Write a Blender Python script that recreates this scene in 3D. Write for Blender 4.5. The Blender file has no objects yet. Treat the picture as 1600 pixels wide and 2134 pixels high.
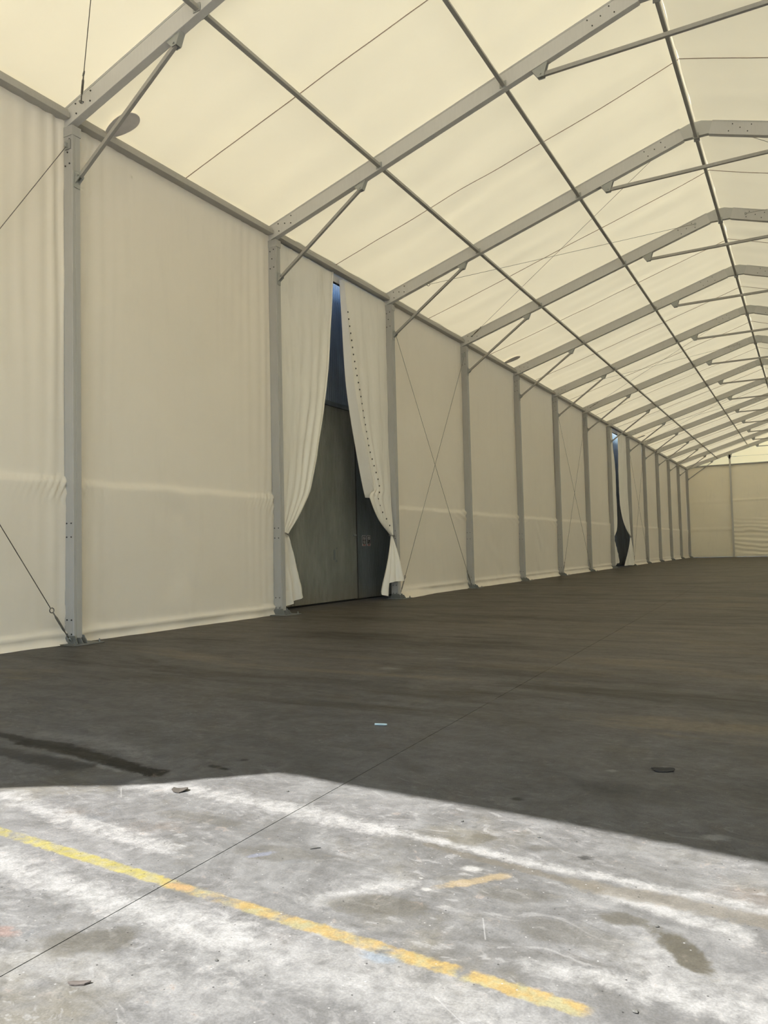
import bpy, math, random
from mathutils import Vector, Matrix, noise as mnoise

# ------------------------------------------------------------------ camera, light, exposure
sc = bpy.context.scene
COL = sc.collection
PITCH, YAW, ROLL, CAM_H, FPX = .0497, .5024, -.0236, 1.2459, 1619.6

def camera():
    cy, sy, cp, sp, cr, sr = (math.cos(YAW), math.sin(YAW), math.cos(PITCH), math.sin(PITCH), math.cos(ROLL), math.sin(ROLL))
    f = Vector((-sy * cp, cy * cp, sp)); r = Vector((cy, sy, 0)); u = r.cross(f)
    r2 = r * cr + u * sr; u2 = -r * sr + u * cr
    cam = bpy.data.cameras.new('camera'); o = bpy.data.objects.new('camera', cam); COL.objects.link(o)
    cam.sensor_fit = 'HORIZONTAL'; cam.sensor_width = 36; cam.lens = 36 * FPX / 1600; cam.clip_end = 500; cam.clip_start = .05
    m = Matrix((r2, u2, -f)).transposed().to_4x4(); m.translation = (0, 0, CAM_H)
    o.matrix_world = m; sc.camera = o
camera()

SUN_X, SUN_Y = .35, .758            # horizontal travel of the sun's rays for each metre of fall
w = bpy.data.worlds.new('sky'); sc.world = w; w.use_nodes = True
nt = w.node_tree; bg = nt.nodes['Background']
sky = nt.nodes.new('ShaderNodeTexSky'); sky.sky_type = 'NISHITA'; sky.sun_disc = False
sky.sun_elevation = math.atan2(1, math.hypot(SUN_X, SUN_Y)); sky.sun_rotation = math.atan2(-SUN_X, -SUN_Y)
sky.air_density = 1.2; sky.dust_density = .5
nt.links.new(sky.outputs[0], bg.inputs[0]); bg.inputs[1].default_value = .31
sl = bpy.data.lights.new('sun', 'SUN'); sl.energy = 16.5; sl.angle = math.radians(.3); sl.color = (1, .97, .92)
so = bpy.data.objects.new('sun', sl); COL.objects.link(so)
so.rotation_euler = Vector((SUN_X, SUN_Y, -1)).to_track_quat('-Z', 'Y').to_euler()
so.location = (0, 0, 30)
sc.view_settings.view_transform = 'Standard'; sc.view_settings.look = 'None'
sc.view_settings.gamma = 1; sc.view_settings.use_curve_mapping = False
sc.view_settings.exposure = .55
sc.cycles.max_bounces = 5; sc.cycles.diffuse_bounces = 4; sc.cycles.adaptive_threshold = .10; sc.cycles.adaptive_min_samples = 12; sc.cycles.glossy_bounces = 2; sc.cycles.transmission_bounces = 3
sc.cycles.use_denoising = True
sc.cycles.sample_clamp_indirect = 6

# ------------------------------------------------------------------ measures
X0 = -9.352                          # inner face of the left posts
XW = -9.556                          # left wall fabric
XR = -1.814                          # ridge
Y1, BAY = 7.684, 5.0                 # near face of the first post, bay length
HE = 7.728                           # underside of the rafter at X0
SL = 2.3658 / 7.5376                 # roof slope
TH = math.atan(SL)
RD = .296                            # rafter depth
X9 = 2 * XR - X0                     # inner face of the right side
def YF(i): return Y1 + BAY * (i - 1)
def rz(x): return HE + SL * ((x if x <= XR else 2 * XR - x) - X0)      # rafter underside
def roofz(x): return rz(x) + RD / math.cos(TH)
YFRONT, YBACK = YF(-1), YF(14) + .15
ORD = ['zeroth', 'first', 'second', 'third', 'fourth', 'fifth', 'sixth', 'seventh', 'eighth', 'ninth', 'tenth',
       'eleventh', 'twelfth', 'thirteenth', 'fourteenth']
random.seed(4)

# ------------------------------------------------------------------ mesh helpers
class MB:
    def __init__(s): s.v = []; s.f = []
    def add(s, vs, fs):
        k = len(s.v); s.v += [tuple(p) for p in vs]; s.f += [tuple(i + k for i in f) for f in fs]; return s
    def box(s, x0, x1, y0, y1, z0, z1):
        return s.add([(x, y, z) for z in (z0, z1) for y in (y0, y1) for x in (x0, x1)],
                     [(0, 2, 3, 1), (4, 5, 7, 6), (0, 1, 5, 4), (2, 6, 7, 3), (0, 4, 6, 2), (1, 3, 7, 5)])
    def prism(s, prof, p0, ax, e1, e2):
        """profile (a,b) in the plane e1,e2, swept from p0 along the vector ax"""
        p0, ax, e1, e2 = map(Vector, (p0, ax, e1, e2)); n = len(prof)
        vs = [p0 + e1 * a + e2 * b for a, b in prof] + [p0 + ax + e1 * a + e2 * b for a, b in prof]
        fs = [(i, (i + 1) % n, n + (i + 1) % n, n + i) for i in range(n)]
        return s.add(vs, fs + [tuple(range(n))[::-1], tuple(range(n, 2 * n))])
    def beam(s, p0, p1, w_, h_, up=(0, 0, 1), c=.12):
        p0, p1 = Vector(p0), Vector(p1); d = (p1 - p0).normalized(); up = Vector(up)
        e1 = d.cross(up).normalized(); e2 = e1.cross(d)
        a, b = w_ / 2, h_ / 2; k = min(a, b) * c
        prof = [(-a + k, -b), (a - k, -b), (a, -b + k), (a, b - k), (a - k, b), (-a + k, b), (-a, b - k), (-a, -b + k)]
        return s.prism(prof, p0, p1 - p0, e1, e2)
    def tube(s, pts, r, n=8, closed=False):
        pts = [Vector(p) for p in pts]; m = len(pts); k = len(s.v); rr = r if hasattr(r, '__len__') else [r] * m
        ref = None
        for i, p in enumerate(pts):
            a = pts[(i - 1) % m] if (i or closed) else p
            b = pts[(i + 1) % m] if (i < m - 1 or closed) else p
            d = (b - a).normalized()
            if ref is None: ref = d.orthogonal().normalized()
            e1 = (ref - d * ref.dot(d)).normalized(); ref = e1; e2 = d.cross(e1)
            for j in range(n):
                t = 2 * math.pi * j / n
                s.v.append(tuple(p + (e1 * math.cos(t) + e2 * math.sin(t)) * rr[i]))
        for i in range(m if closed else m - 1):
            q = (i + 1) % m
            for j in range(n):
                s.f.append((k + i * n + j, k + i * n + (j + 1) % n, k + q * n + (j + 1) % n, k + q * n + j))
        if not closed:
            s.f.append(tuple(k + j for j in range(n))[::-1]); s.f.append(tuple(k + (m - 1) * n + j for j in range(n)))
        return s
    def disc(s, c, nrm, r, h, n=8):
        c, nrm = Vector(c), Vector(nrm).normalized()
        return s.tube([c, c + nrm * h], r, n)
    def ring(s, c, nrm, R, r, n=12):
        nrm = Vector(nrm).normalized(); e1 = nrm.orthogonal().normalized(); e2 = nrm.cross(e1)
        return s.tube([Vector(c) + (e1 * math.cos(t) + e2 * math.sin(t)) * R for t in [2 * math.pi * i / n for i in range(n)]], r, 6, True)
    def grid(s, fn, nu, nv):
        k = len(s.v)
        for j in range(nv + 1):
            for i in range(nu + 1): s.v.append(tuple(fn(i / nu, j / nv)))
        for j in range(nv):
            for i in range(nu):
                a = k + j * (nu + 1) + i; s.f.append((a, a + 1, a + nu + 2, a + nu + 1))
        return s
    def mesh(s, name):
        me = bpy.data.meshes.new(name); me.from_pydata(s.v, [], s.f); me.update(); return me

def link(name, me, mat, parent=None, smooth=False, at=None):
    o = bpy.data.objects.new(name, me); COL.objects.link(o)
    if mat and not me.materials: me.materials.append(mat)
    if smooth:
        me.polygons.foreach_set('use_smooth', [True] * len(me.polygons))
    if parent:
        o.parent = parent
    if at: o.location = at
    return o
def build(mb, name, mat, parent=None, smooth=False, origin=None):
    """origin: world point that becomes the object's own origin (parents are never rotated)"""
    base = Vector(origin) if origin else (parent_world(parent) if parent else Vector((0, 0, 0)))
    mb.v = [tuple(Vector(p) - base) for p in mb.v]
    o = link(name, mb.mesh(name), mat, parent, smooth)
    o.location = base - (parent_world(parent) if parent else Vector((0, 0, 0)))
    return o
def parent_world(p):
    v = Vector((0, 0, 0))
    while p is not None: v = v + p.location; p = p.parent
    return v
def empty(name, loc=(0, 0, 0)):
    o = bpy.data.objects.new(name, None); COL.objects.link(o); o.location = loc; o.empty_display_size = .2; return o
def tag(o, label=None, cat=None, group=None, kind=None):
    if label: o['label'] = label
    if cat: o['category'] = cat
    if group: o['group'] = group
    if kind: o['kind'] = kind
    return o
def fb(x, y, z=0.0, oct=3):
    return mnoise.fractal(Vector((x, y, z)), 1.0, 2.0, oct)
def lerp_table(t, x):
    """smooth curve through (key, value) pairs"""
    t = sorted(t); n = len(t)
    if x <= t[0][0]: return t[0][1]
    if x >= t[-1][0]: return t[-1][1]
    def slope(i):
        a, b = t[max(0, i - 1)], t[min(n - 1, i + 1)]; return (b[1] - a[1]) / (b[0] - a[0])
    for i in range(n - 1):
        if x <= t[i + 1][0]:
            h = t[i + 1][0] - t[i][0]; k = (x - t[i][0]) / h
            return ((2 * k ** 3 - 3 * k * k + 1) * t[i][1] + (k ** 3 - 2 * k * k + k) * h * slope(i)
                    + (3 * k * k - 2 * k ** 3) * t[i + 1][1] + (k ** 3 - k * k) * h * slope(i + 1))

# ------------------------------------------------------------------ node helpers
class G:
    def __init__(s, name):
        s.mat = bpy.data.materials.new(name); s.mat.use_nodes = True; s.t = s.mat.node_tree
        s.t.nodes.clear(); s.out = s.t.nodes.new('ShaderNodeOutputMaterial')
        s.geo = s.t.nodes.new('ShaderNodeNewGeometry'); s.pos = s.geo.outputs['Position']
    def put(s, sock, val):
        if isinstance(val, bpy.types.NodeSocket): s.t.links.new(val, sock)
        elif isinstance(val, (tuple, list)) and sock.type == 'RGBA' and len(val) == 3: sock.default_value = (*val, 1)
        else: sock.default_value = val
    def n(s, typ, ins=None, **kw):
        nd = s.t.nodes.new(typ)
        for k, v in kw.items(): setattr(nd, k, v)
        for k, v in (ins or {}).items(): s.put(nd.inputs[k], v)
        return nd
    def m(s, op, a, b=0.0, c=0.0, clamp=False):
        return s.n('ShaderNodeMath', {0: a, 1: b, 2: c}, operation=op, use_clamp=clamp).outputs[0]
    def vm(s, op, a, b=(0, 0, 0), out=0):
        return s.n('ShaderNodeVectorMath', {0: a, 1: b}, operation=op).outputs[out]
    def mix(s, fac, a, b, blend='MIX'):
        nd = s.n('ShaderNodeMix', data_type='RGBA', blend_type=blend)
        s.put(nd.inputs[0], fac); s.put(nd.inputs[6], a); s.put(nd.inputs[7], b); return nd.outputs[2]
    def noise(s, vec, scale, detail=4, rough=.55, dist=0.0, col=False):
        nd = s.n('ShaderNodeTexNoise', {'Vector': vec, 'Scale': scale, 'Detail': detail, 'Roughness': rough, 'Distortion': dist})
        return nd.outputs[1 if col else 0]
    def ss(s, v, lo, hi, a=0.0, b=1.0):
        nd = s.n('ShaderNodeMapRange', {0: v, 1: lo, 2: hi, 3: a, 4: b}, interpolation_type='SMOOTHSTEP'); return nd.outputs[0]
    def local(s, vec, c, ang=0.0, scale=(1, 1, 1)):
        return s.n('ShaderNodeMapping', {0: vec, 1: (c[0], c[1], 0), 2: (0, 0, ang), 3: scale}, vector_type='TEXTURE').outputs[0]
    def ell(s, vec, c, rx, ry, ang=0.0, soft=.5):
        v = s.local(vec, c, ang, (rx, ry, 1e6)); return s.ss(s.vm('LENGTH', v, out=1), 1 + soft, 1 - soft)
    def band(s, vec, pts, w_, soft=.6):
        d = None
        for a, b in zip(pts, pts[1:]):
            a = Vector((*a[:2], 0)); b = Vector((*b[:2], 0)); ba = b - a
            pa = s.vm('SUBTRACT', vec, tuple(a))
            t = s.m('DIVIDE', s.vm('DOT_PRODUCT', pa, tuple(ba), out=1), ba.dot(ba), clamp=True)
            sc_ = s.n('ShaderNodeVectorMath', {0: tuple(ba), 'Scale': t}, operation='SCALE').outputs[0]
            q = s.vm('LENGTH', s.vm('SUBTRACT', pa, sc_), out=1)
            d = q if d is None else s.m('MINIMUM', d, q)
        return s.ss(d, w_ * (1 + soft), w_ * (1 - soft))
    def bump(s, h, strength=.3, dist=.02):
        return s.n('ShaderNodeBump', {'Height': h, 'Strength': strength, 'Distance': dist}).outputs[0]
    def surf(s, sh): s.t.links.new(sh, s.out.inputs[0]); return s.mat
    def pbr(s, col, rough=.6, metal=0.0, spec=.5, nrm=None):
        nd = s.n('ShaderNodeBsdfPrincipled', {'Base Color': col, 'Roughness': rough, 'Metallic': metal, 'Specular IOR Level': spec})
        if nrm is not None: s.put(nd.inputs['Normal'], nrm)
        return nd.outputs[0]

def fabric(name, col, tcol, trans, gloss=.03, var=.06, rough=.45, dirt=0.0, bump=False):
    g = G(name)
    n1 = g.noise(g.pos, .5, 4, .62)
    k = g.m('ADD', g.m('MULTIPLY', n1, var * 2), 1 - var)
    kc = g.n('ShaderNodeCombineColor', {0: k, 1: k, 2: k}).outputs[0]
    c = g.mix(1.0, col, kc, 'MULTIPLY'); tc = g.mix(1.0, tcol, kc, 'MULTIPLY')
    if dirt:
        c = g.mix(g.m('MULTIPLY', g.ss(g.noise(g.vm('MULTIPLY', g.pos, (1, 1, .18)), 3.0, 4, .65), .52, .75), dirt), c, (.46, .43, .36))
    d = g.n('ShaderNodeBsdfDiffuse', {'Color': c}); gl = g.n('ShaderNodeBsdfGlossy', {'Color': (.9, .9, .9), 'Roughness': rough})
    if bump:
        nb = g.bump(g.noise(g.pos, 4.0, 5, .62), .22, .02); g.put(d.inputs['Normal'], nb); g.put(gl.inputs['Normal'], nb)
    t = g.n('ShaderNodeBsdfTranslucent', {'Color': tc}).outputs[0]
    a = g.n('ShaderNodeMixShader', {0: trans, 1: d.outputs[0], 2: t}).outputs[0]
    if not gloss: return g.surf(a)
    return g.surf(g.n('ShaderNodeMixShader', {0: gloss, 1: a, 2: gl.outputs[0]}).outputs[0])

def metal(name, col, rough=.5, met=.5, var=.12, scratch=True):
    g = G(name)
    n1 = g.noise(g.pos, 1.1, 4, .6); n2 = g.noise(g.vm('MULTIPLY', g.pos, (9, 9, 1.2)), 3, 4, .6)
    k = g.m('ADD', g.m('MULTIPLY', g.m('ADD', n1, n2), var), 1 - var)
    c = g.mix(1.0, col, g.n('ShaderNodeCombineColor', {0: k, 1: k, 2: k}).outputs[0], 'MULTIPLY')
    return g.surf(g.pbr(c, g.ss(n1, .3, .7, rough - .06, rough + .08), met, .25))

def plain(name, col, rough=.6, met=0.0, spec=.4, var=.1, scale=8):
    g = G(name); n1 = g.noise(g.pos, scale, 4, .6)
    c = g.mix(g.ss(n1, .3, .7), tuple(x * (1 - var) for x in col), tuple(min(1, x * (1 + var)) for x in col))
    return g.surf(g.pbr(c, rough, met, spec, g.bump(n1, .05, .005)))

M = {}
M['roof'] = fabric('roof_fabric', (.84, .78, .62), (1.0, .89, .61), .075, 0, .05)
M['gable'] = fabric('gable_fabric', (.80, .72, .54), (1.0, .80, .44), .58, .02, .07)
M['wall'] = fabric('wall_fabric', (.90, .838, .735), (1.0, .93, .75), .13, .04, .05, .4, .06)
M['wall_b'] = fabric('end_wall_fabric', (.88, .80, .62), (1.0, .85, .6), .05, .03, .05, .4, .1)
M['wall_r'] = fabric('side_wall_fabric', (.90, .845, .72), (1.0, .9, .68), .28, .04, .05, .4, .06)
M['curtain'] = fabric('curtain_fabric', (.89, .86, .79), (1.0, .95, .82), .10, .03, .07, .5, .22, True)
M['hem'] = fabric('hem_fabric', (.74, .72, .68), (.95, .95, .9), .08, .03, .05, .5, .1)
M['seam'] = plain('seam_weld', (.40, .32, .25), .7)
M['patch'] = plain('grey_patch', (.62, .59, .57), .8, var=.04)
M['alu'] = metal('aluminium_profile', (.56, .55, .525), .48, .0)
M['alu_post'] = metal('post_profile', (.41, .405, .39), .46, .0)
M['alu_eave'] = metal('eave_profile', (.42, .405, .37), .46, .0)
M['alu_joint'] = metal('joint_casting', (.50, .50, .48), .45, .1)
M['steel'] = metal('galvanised_steel', (.36, .35, .325), .42, .15, .2)
M['bolt'] = plain('dark_bolt', (.07, .07, .065), .5, .6)
M['wire'] = plain('steel_wire', (.22, .21, .19), .45, .6)
M['bracket'] = metal('zinc_bracket', (.36, .37, .355), .42, .3, .2)
M['base'] = metal('base_steel', (.22, .225, .215), .5, .5, .25)
M['rubber'] = plain('black_rubber', (.03, .03, .03), .8)
M['strap'] = plain('grey_strap', (.30, .28, .25), .9)

# ------------------------------------------------------------------ floor material
def floor_material(full):
    g = G('concrete_floor' if full else 'concrete_floor_inner')
    p = g.vm('MULTIPLY', g.pos, (1, 1, 0))
    def scl(v, k): return g.n('ShaderNodeVectorMath', {0: v, 'Scale': k}, operation='SCALE').outputs[0]
    wn = g.vm('SUBTRACT', g.noise(p, 5, 3, .6, col=True), (.5, .5, .5))
    pw = g.vm('MULTIPLY', g.vm('ADD', p, scl(wn, .14)), (1, 1, 0))
    lp = g.local(p, (0, 0), -.09)
    big = g.noise(p, .55, 3, .55)
    mid = g.noise(p, 3.2, 6 if full else 4, .66, 1.2)
    fine = g.noise(p, 16, 6 if full else 3, .74, .3)
    streak = g.noise(g.vm('MULTIPLY', lp, (.6, 2.2, 1)), 2.0, 6, .68, .9)
    # base tone
    c = g.mix(g.ss(big, .3, .7), (.132, .132, .132), (.172, .172, .173))
    c = g.mix(g.ss(mid, .42, .64, 0, .62), c, (.225, .226, .228))
    c = g.mix(g.ss(mid, .46, .30, 0, .55), c, (.105, .104, .102))
    c = g.mix(g.ss(streak, .52, .68, 0, .45), c, (.105, .102, .096))
    c = g.mix(g.ss(streak, .46, .34, 0, .32), c, (.26, .26, .26))
    # brown tint deeper in paints the warm roof light; olive soiling is random
    sy_ = g.n('ShaderNodeSeparateXYZ', {0: g.pos}).outputs[1]
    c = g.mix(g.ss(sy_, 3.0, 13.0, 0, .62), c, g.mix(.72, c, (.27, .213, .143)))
    c = g.mix(g.ss(g.noise(pw, 1.15, 5, .66), .53, .70, 0, .55), c, (.145, .130, .092))
    if full:
        c = g.mix(g.ss(g.noise(g.vm('ADD', p, (7, 3, 0)), 1.7, 4, .6), .60, .76, 0, .5), c, (.16, .13, .105))
        c = g.mix(g.ss(g.noise(g.vm('ADD', p, (2, 9, 0)), 2.1, 4, .6), .62, .78, 0, .40), c, (.13, .15, .175))
        wf = g.vm('SUBTRACT', g.noise(p, 26, 4, .66, col=True), (.5, .5, .5))
        pf = g.vm('MULTIPLY', g.vm('ADD', p, scl(wf, .045)), (1, 1, 0))
        # swirls of dried slurry
        sw = g.noise(g.vm('MULTIPLY', lp, (1, 1.7, 1)), 4.2, 4, .6, 3.2)
        zone = g.ss(g.noise(p, 1.1, 2), .36, .58)
        c = g.mix(g.m('MULTIPLY', g.ss(sw, .56, .66), g.m('MULTIPLY', zone, .55)), c, (.29, .29, .29))
        c = g.mix(g.m('MULTIPLY', g.ss(sw, .45, .36), g.m('MULTIPLY', zone, .45)), c, (.105, .104, .10))
        rag = g.m('ADD', g.m('MULTIPLY', g.noise(p, 7, 6, .75, .8), 1.5), g.m('SUBTRACT', g.m('MULTIPLY', fine, 1.5), .5))       # about 1.0 on average
        def rough_mask(m_, k, lo=.42, hi=.95):
            return g.m('MULTIPLY', g.ss(g.m('ADD', m_, g.m('SUBTRACT', rag, 1.0)), lo, hi), k)
        def white(pts, w_, k, src=pw, soft=.9):
            nonlocal c
            c = g.mix(rough_mask(g.band(src, pts, w_ * 1.15, soft), k, .25, 1.4), c, (.335, .335, .333))
        def dark(pts, w_, k, col, src=pw, soft=.8):
            nonlocal c
            c = g.mix(rough_mask(g.band(src, pts, w_, soft), k, .3, .9), c, col)
        white([(-3.3, 3.13), (-2.67, 3.16), (-2.24, 3.13), (-1.73, 3.09)], .075, .95)
        white([(-1.73, 3.09), (-1.4, 3.055), (-.9, 3.0), (-.2, 2.97)], .036, 1, pf)
        white([(-3.8, 2.68), (-3.14, 2.575), (-2.74, 2.515), (-2.45, 2.50)], .065, 1)
        white([(-3.1, 2.12), (-2.7, 2.055), (-2.1, 2.035), (-1.7, 2.03)], .085, 1)
        white([(-1.75, 1.98), (-1.1, 2.0), (-.6, 1.9)], .15, .62)
        white([(-.78, 2.29), (-.5, 2.32), (-.1, 2.30)], .05, .9)
        white([(-.70, 2.86), (-.46, 2.805), (-.25, 2.74)], .05, .9)
        white([(-.5, 2.5), (-.3, 2.42), (.1, 2.40)], .10, .6)
        white([(-4.9, 3.72), (-4.3, 3.76), (-3.8, 3.62)], .07, .6)
        white([(-4.25, 3.36), (-3.95, 3.33), (-3.6, 3.27)], .026, 1, pf)
        white([(-1.60, 2.38), (-1.50, 2.50), (-1.42, 2.62)], .07, .8)
        white([(-2.2, 1.62), (-1.9, 1.72), (-1.5, 1.70)], .10, .5)
        dark([(-1.48, 3.015), (-1.24, 2.965), (-1.0, 2.935), (-.74, 2.895)], .026, .8, (.125, .115, .098), pf)
        dark([(-.8, 2.90), (-.49, 2.905), (-.1, 2.86)], .06, .7, (.15, .137, .115))
        dark([(-4.75, 3.50), (-4.3, 3.50), (-3.96, 3.43), (-3.36, 3.32)], .075, 1, (.020, .020, .020))
        dark([(-4.9, 3.28), (-4.3, 3.26), (-3.9, 3.24)], .10, .8, (.04, .04, .042))
        dark([(-5.4, 3.62), (-4.9, 3.55), (-4.4, 3.56)], .06, .9, (.03, .03, .03))
        for cx, cy, rx, ry, a, k in [(-.41, 2.565, .15, .06, -.75, .95), (-.60, 2.70, .08, .045, -.3, .7), (-1.30, 3.18, .06, .05, 0, .5),
                                     (-1.05, 3.17, .07, .03, .2, .45), (-2.1, 1.80, .18, .10, .5, .6), (-1.40, 2.42, .20, .09, .2, .6), (-1.0, 2.72, .16, .06, .1, .4),
                                     (-2.0, 2.66, .20, .07, .2, .45), (-2.6, 2.85, .25, .07, .1, .4), (-.75, 2.52, .2, .08, 0, .35)]:
            c = g.mix(rough_mask(g.ell(pw, (cx, cy), rx, ry, a, .6), k, .3, .9), c, (.082, .076, .060))
        for cx, cy, rx, ry, k in [(-3.142, 3.578, .045, .025, .95), (-3.06, 3.555, .04, .02, .95), (-3.07, 3.76, .025, .025, .9),
                                  (-1.34, 3.74, .03, .025, .9), (-.85, 3.155, .03, .02, .8), (-1.0, 4.1, .16, .12, .4), (-.25, 4.3, .22, .2, .35)]:
            c = g.mix(g.m('MULTIPLY', g.ell(pf, (cx, cy), rx, ry), k), c, (.03, .03, .03))
        for cx, cy, r_ in [(-1.30, 2.62, .018), (-1.355, 2.70, .010), (-1.22, 2.86, .035), (-1.03, 4.42, .03), (-.42, 3.60, .05)]:
            c = g.mix(g.m('MULTIPLY', g.ell(pf, (cx, cy), r_, r_ * .7, .3), .8), c, (.36, .36, .35))
        for a_, b_ in [((-3.33, 3.04), (-3.20, 2.92)), ((-1.03, 2.50), (-.97, 2.37)), ((-.98, 2.01), (-.86, 1.93))]:
            c = g.mix(g.m('MULTIPLY', g.band(p, [a_, b_], .0022, .6), .55), c, (.36, .36, .36))
        # worn yellow line
        A, B = Vector((-3.75, 2.355)), Vector((-.56, 2.125)); ang = math.atan2(B.y - A.y, B.x - A.x)
        lv = g.n('ShaderNodeSeparateXYZ', {0: g.local(pf, A, ang)}).outputs
        L = (B - A).length; s_ = lv[0]
        across = g.ss(g.m('ABSOLUTE', lv[1]), .040, .022)
        along = g.m('MULTIPLY', g.ss(s_, 0, .05), g.ss(s_, L + .01, L - .05))
        faint = g.n('ShaderNodeValToRGB', {0: g.m('DIVIDE', s_, L)}); cr = faint.color_ramp
        stops = [(0, .75), (.17, .40), (.24, .85), (.46, .9), (.485, .6), (.51, .48), (.59, .42), (.61, .75), (.645, .65), (.655, .25), (.665, .70), (.74, .8), (.79, .40), (.82, .75), (.865, .85), (.875, .12), (.885, .9), (.975, .95), (1, .3)]
        cr.elements[0].position = 0; cr.elements[0].color = (.75,) * 3 + (1,); cr.elements[1].position = 1; cr.elements[1].color = (.3,) * 3 + (1,)
        for ps, v in stops[1:-1]:
            e = cr.elements.new(ps); e.color = (v, v, v, 1)
        hue = g.mix(g.ss(s_, 1.35, 1.75), (.325, .285, .075), (.345, .245, .085))
        hue = g.mix(g.ss(g.noise(p, 14, 3), .42, .62), hue, (.305, .28, .15))
        ym = g.m('MULTIPLY', g.m('MULTIPLY', across, along), g.ss(g.m('ADD', faint.outputs[0], g.m('SUBTRACT', rag, 1.0)), .05, .85))
        c = g.mix(g.m('MULTIPLY', ym, .82), c, hue)
        for cx, cy, rx, ry, a, k, col in [(-1.16, 2.77, .03, .15, -.75, .6, (.33, .255, .145)), (-2.14, 2.24, .07, .025, 0, .7, (.34, .22, .11)),
                                          (-2.47, 1.71, .08, .03, 0, .45, (.26, .15, .12)), (-1.22, 2.13, .06, .03, 0, .5, (.20, .25, .31)), (-2.06, 2.62, .06, .02, .8, .5, (.18, .20, .27))]:
            c = g.mix(rough_mask(g.ell(pf, (cx, cy), rx, ry, a, .7), k, .2, .9), c, col)
        # specks
        vo = g.n('ShaderNodeTexVoronoi', {'Vector': p, 'Scale': 42.0}); vd = vo.outputs[0]
        rnd = g.n('ShaderNodeSeparateColor', {0: vo.outputs[1]}).outputs
        c = g.mix(g.m('MULTIPLY', g.ss(vd, .18, .06), g.m('GREATER_THAN', rnd[0], .90)), c, (.36, .36, .36))
        c = g.mix(g.m('MULTIPLY', g.ss(vd, .20, .06), g.m('LESS_THAN', rnd[0], .07)), c, (.04, .04, .04))
    else:
        st2 = g.noise(g.vm('MULTIPLY', lp, (.16, .8, 1)), 1.3, 5, .7, .7)
        c = g.mix(g.ss(st2, .50, .64, 0, .75), c, (.085, .076, .060))
        c = g.mix(g.ss(st2, .47, .34, 0, .6), c, (.30, .25, .18))
        for cx, cy, rx, ry, a, k in [(-6.2, 5.9, .3, .12, 0, .55), (-2.6, 7.5, 1.3, .35, -.1, .4), (-.5, 6.6, 1.2, .3, -.15, .4), (-4.6, 9.2, 1.4, .35, 0, .35), (-1.2, 14, 2.2, .6, -.1, .35)]:
            c = g.mix(g.m('MULTIPLY', g.ell(pw, (cx, cy), rx, ry, a, .7), k), c, (.06, .056, .048))
        for cx, cy, r_ in [(-3.99, 7.28, .10), (-3.75, 8.13, .09)]:
            c = g.mix(g.m('MULTIPLY', g.ell(pw, (cx, cy), r_, r_ * .7, .3), .7), c, (.34, .34, .32))
    # grain
    k = g.m('MULTIPLY', g.m('ADD', g.m('MULTIPLY', fine, .95), .52), FLOOR_K)
    if full:
        k = g.m('MULTIPLY', k, g.m('ADD', g.m('MULTIPLY', g.noise(p, 130, 2, .6), .7), .65))
    c = g.mix(1.0, c, g.n('ShaderNodeCombineColor', {0: k, 1: k, 2: k}).outputs[0], 'MULTIPLY')
    h = g.m('ADD', g.m('MULTIPLY', fine, .8), mid)
    return g.surf(g.pbr(c, g.ss(streak, .3, .7, .56, .44), 0, .10, g.bump(h, .18, .012)))
FLOOR_K = .43
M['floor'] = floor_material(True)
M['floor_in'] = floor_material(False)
M['ground'] = plain('outside_concrete', (.30, .29, .27), .9, var=.15, scale=1.2)
M['joint'] = plain('joint_filler', (.03, .03, .03), .9)

# ------------------------------------------------------------------ floor
JD = -.0365
def jx(y): return -2.225 + JD * (y - 2.6)
fl = empty('floor'); tag(fl, 'worn dirty concrete floor slab inside the tent', None, None, 'structure')
YN = 5.3                              # the finely marked stretch near the entrance ends here
def slab(x0a, x0b, x1a, x1b, ya, yb):
    t = (YN - ya) / (yb - ya); xm0 = x0a + (x0b - x0a) * t; xm1 = x1a + (x1b - x1a) * t
    rows = [(x0a, x1a, ya), (xm0, xm1, YN), (x0b, x1b, yb)]
    mb = MB(); mb.v = [(x, y, z) for z in (-.12, 0) for (xa, xb, y) in rows for x in (xa, xb)]
    mb.f = [(6, 7, 9, 8), (8, 9, 11, 10), (0, 2, 3, 1), (2, 4, 5, 3), (0, 1, 7, 6), (4, 10, 11, 5), (0, 6, 8, 2), (2, 8, 10, 4), (1, 3, 9, 7), (3, 5, 11, 9)]
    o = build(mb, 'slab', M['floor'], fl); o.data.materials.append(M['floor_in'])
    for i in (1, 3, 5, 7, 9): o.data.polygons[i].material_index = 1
    return o
g_ = .0022
slab(-10.3, -10.3, jx(-2.6) - g_, jx(76) - g_, -2.6, 76)
slab(jx(-2.6) + g_, jx(76) + g_, 6.6, 6.6, -2.6, 76)
build(MB().box(-10.3, 6.6, -2.6, 76, -.2, -.121), 'joint_bed', M['joint'], fl)
gr = MB().box(-60, 60, -60, -2.6, -.25, -.02).box(6.6, 60, -2.6, 120, -.25, -.02).box(-10.3, 6.6, 76, 120, -.25, -.02).box(-60, -10.3, -2.6, 120, -.25, -.02)
tag(build(gr, 'ground', M['ground']), 'pale concrete yard outside the tent', None, None, 'structure')

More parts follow.
